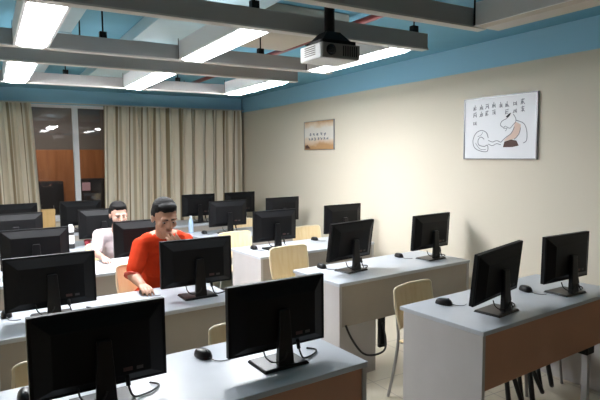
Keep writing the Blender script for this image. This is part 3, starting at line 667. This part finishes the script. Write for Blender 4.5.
# --- the person in the orange shirt
def man():
    mb = MB(); HC = Vector((1.075, 3.70, 1.255)); R = Euler((math.radians(22), 0, math.radians(3))).to_matrix()
    Sr, Sl = Vector((.965, 3.95, 1.025)), Vector((1.295, 3.93, 1.03))
    Er, El = Vector((.872, 3.83, .835)), Vector((1.30, 3.655, .805)); Wr, Wl = Vector((.893, 3.672, .797)), Vector((1.160, 3.550, 1.035))
    pel, chest, neck = Vector((1.125, 4.13, .575)), Vector((1.13, 4.02, .92)), Vector((1.12, 3.88, 1.10))
    head(mb, HC, R, 1.03, 1.0)
    mb.cap(neck, HC + Vector((0, .035, -.06)), .062, .056)
    mb.ball(chest, (.165, .115, .20)); mb.ball((chest + pel) / 2, (.155, .12, .18)); mb.ball(pel, (.175, .135, .11))
    mb.cap(Vector((1.02, 3.95, 1.06)), neck, .06, .06); mb.cap(Vector((1.24, 3.94, 1.06)), neck, .06, .06)
    for S, E_, W_ in ((Sr, Er, Wr), (Sl, El, Wl)):
        mb.cap(Vector((1.13, 3.97, 1.03)), S, .08, .062); mb.cap(S, E_, .058, .042); mb.cap(E_, W_, .043, .029)
    hand(mb, Wr, (.05, -1, -.06), (0, 0, -1), (1, 0, 0), 22)
    hand(mb, Wl, (-.62, -.05, .70), (.1, 1, .25), (-.4, 0, -.5), 42)
    for sx in (-1, 1):
        h, k, a = Vector((1.125 + sx * .09, 4.12, .552)), Vector((1.12 + sx * .12, 3.78, .552)), Vector((1.12 + sx * .13, 3.82, .10))
        mb.cap(h, k, .082, .06); mb.cap(k, a, .055, .038); mb.cap(a + Vector((0, .03, -.055)), a + Vector((0, -.15, -.06)), .036, .03)
    b = organic('person', mb, 'skin', .0055, None, 3)
    tag(b, 'person in an orange red shirt, one hand at the mouth, the other on a mouse', 'person')
    face_bits(b, HC, R, 1.03); hairdo(b, HC, R, 1.03)
    s = MB()
    s.ball(chest, (.172, .135, .20)); s.ball((chest + pel) / 2, (.178, .142, .20)); s.ball(pel + Vector((0, 0, .03)), (.188, .15, .10))
    for S, E_ in ((Sr, Er), (Sl, El)):
        s.cap(Vector((1.13, 3.97, 1.02)), S, .090, .070); s.cap(S, S.lerp(E_, .80), .068, .062)
    s.cap(Vector((1.02, 3.95, 1.055)), neck - Vector((0, 0, .02)), .070, .066); s.cap(Vector((1.24, 3.94, 1.055)), neck - Vector((0, 0, .02)), .070, .066)
    sh = organic('shirt', s, 'orange', .0075, b, 4)
    c = MB(); c.tube(smooth_path([Vector((1.12 + .072 * math.cos(a), 3.875 + .068 * math.sin(a), 1.105 + .022 * math.sin(a))) for a in [2 * PI * k / 16 for k in range(17)]], 2), .013, 8); c.build('collar', 'orange', b, smooth=True)
    for S, E_ in ((Sr, Er), (Sl, El)):
        d = (E_ - S).normalized(); p = S.lerp(E_, .80) + d * .045; MB().tube([p, p + d * .016], [.0655, .064], 20).build('sleeve_cuff', 'seam', b, smooth=True)
    MB().box((-.016, -.004, -.10), (.016, .004, .10), Euler((math.radians(-20), 0, 0)).to_matrix(), (1.122, 3.878, .985)).build('placket', 'seam', b, bevel=.002)
    t = MB(); t.ball(pel - Vector((0, 0, .02)), (.190, .15, .105))
    for sx in (-1, 1):
        h, k, a = Vector((1.125 + sx * .09, 4.12, .552)), Vector((1.12 + sx * .12, 3.78, .552)), Vector((1.12 + sx * .13, 3.82, .13))
        t.cap(h, k, .096, .074); t.cap(k, a, .070, .056)
    organic('trousers', t, 'trousers', .010, b, 3)
    for sx in (-1, 1):
        m_ = MB(); m_.cap((1.12 + sx * .13, 3.86, .047), (1.12 + sx * .13, 3.67, .042), .045, .040); m_.build('shoe', 'shoe', b, smooth=True)
man()
def woman():
    mb = MB(); HC = Vector((1.03, 5.02, 1.155)); R = Euler((math.radians(12), 0, math.radians(2))).to_matrix()
    Sr, Sl = Vector((.885, 5.20, .955)), Vector((1.205, 5.20, .955)); Er, El = Vector((.835, 5.10, .80)), Vector((1.275, 5.09, .80)); Wr, Wl = Vector((.862, 4.925, .792)), Vector((1.24, 4.92, .792))
    pel, chest, neck = Vector((1.04, 5.34, .56)), Vector((1.042, 5.26, .84)), Vector((1.037, 5.16, 1.00))
    head(mb, HC, R, .93, 1.0); mb.cap(neck, HC + Vector((0, .03, -.06)), .05, .046)
    mb.ball(chest, (.14, .105, .17)); mb.ball((chest + pel) / 2, (.13, .10, .16)); mb.ball(pel, (.165, .13, .10))
    for S, E_, W_ in ((Sr, Er, Wr), (Sl, El, Wl)):
        mb.cap(Vector((1.042, 5.22, .94)), S, .07, .050); mb.cap(S, E_, .046, .035); mb.cap(E_, W_, .036, .024)
    hand(mb, Wr, (.1, -1, -.06), (0, 0, -1), (1, 0, 0), 20, .9); hand(mb, Wl, (-.15, -1, -.06), (0, 0, -1), (-1, 0, 0), 16, .9)
    for sx in (-1, 1):
        h, k, a = Vector((1.04 + sx * .085, 5.33, .54)), Vector((1.04 + sx * .10, 4.98, .54)), Vector((1.04 + sx * .10, 5.03, .10))
        mb.cap(h, k, .075, .054); mb.cap(k, a, .05, .034); mb.cap(a + Vector((0, .03, -.058)), a + Vector((0, -.13, -.062)), .033, .028)
    b = organic('person', mb, 'skin_f', .0055, None, 3)
    tag(b, 'person in a pale pinkish top sitting behind a monitor, only upper face showing', 'person')
    face_bits(b, HC, R, .93); hairdo(b, HC, R, .94, longer=False)
    s = MB(); s.ball(chest, (.158, .122, .175)); s.ball((chest + pel) / 2, (.152, .125, .18)); s.ball(pel + Vector((0, 0, .03)), (.175, .142, .09))
    for S, E_ in ((Sr, Er), (Sl, El)): s.cap(Vector((1.042, 5.22, .935)), S, .084, .063); s.cap(S, S.lerp(E_, .72), .060, .054)
    organic('top', s, 'pinkwhite', .0075, b, 4)
    t = MB(); t.ball(pel - Vector((0, 0, .02)), (.178, .142, .095))
    for sx in (-1, 1):
        h, k, a = Vector((1.04 + sx * .085, 5.33, .54)), Vector((1.04 + sx * .10, 4.98, .54)), Vector((1.04 + sx * .10, 5.03, .13)); t.cap(h, k, .088, .066); t.cap(k, a, .062, .05)
    organic('trousers', t, 'trousers', .010, b, 3)
    for sx in (-1, 1): m_ = MB(); m_.cap((1.04 + sx * .10, 5.07, .045), (1.04 + sx * .10, 4.90, .04), .042, .037); m_.build('shoe', 'shoe', b, smooth=True)
woman()

# ------------------------------------------------------------------ light, camera, colour
w = bpy.data.worlds.new('night'); bpy.context.scene.world = w; w.use_nodes = True
w.node_tree.nodes['Background'].inputs[0].default_value = (.05, .06, .08, 1); w.node_tree.nodes['Background'].inputs[1].default_value = .2
cl = bpy.data.lights.new('corridor lamp', 'AREA'); cl.energy = 24; cl.size = .5; cl.color = (1, .85, .7)
co = bpy.data.objects.new('corridor_lamp', cl); C.objects.link(co); co.location = (.9, YB + 1.2, 2.65)
sc = bpy.context.scene
cam = bpy.data.cameras.new('camera'); cam.sensor_width = 36; cam.lens = 36 * 527.58 / 600; cam.clip_start = .05
yaw, pit, ro = .5356, .0826, -.0088
fwd = Vector((math.sin(yaw) * math.cos(pit), math.cos(yaw) * math.cos(pit), -math.sin(pit)))
right = Vector((math.cos(yaw), -math.sin(yaw), 0)); up = right.cross(fwd)
r2 = right * math.cos(ro) + up * math.sin(ro); u2 = up * math.cos(ro) - right * math.sin(ro)
ca = bpy.data.objects.new('camera', cam); C.objects.link(ca)
ca.matrix_world = Matrix(((r2.x, u2.x, -fwd.x, 0), (r2.y, u2.y, -fwd.y, 0), (r2.z, u2.z, -fwd.z, EYE), (0, 0, 0, 1)))
sc.camera = ca
sc.view_settings.view_transform = 'Standard'; sc.view_settings.look = 'None'; sc.view_settings.exposure = 0.17; sc.view_settings.gamma = 1
try: sc.cycles.use_denoising = True
except Exception: pass
sc.cycles.max_bounces = 10; sc.cycles.diffuse_bounces = 6; sc.cycles.sample_clamp_indirect = 12
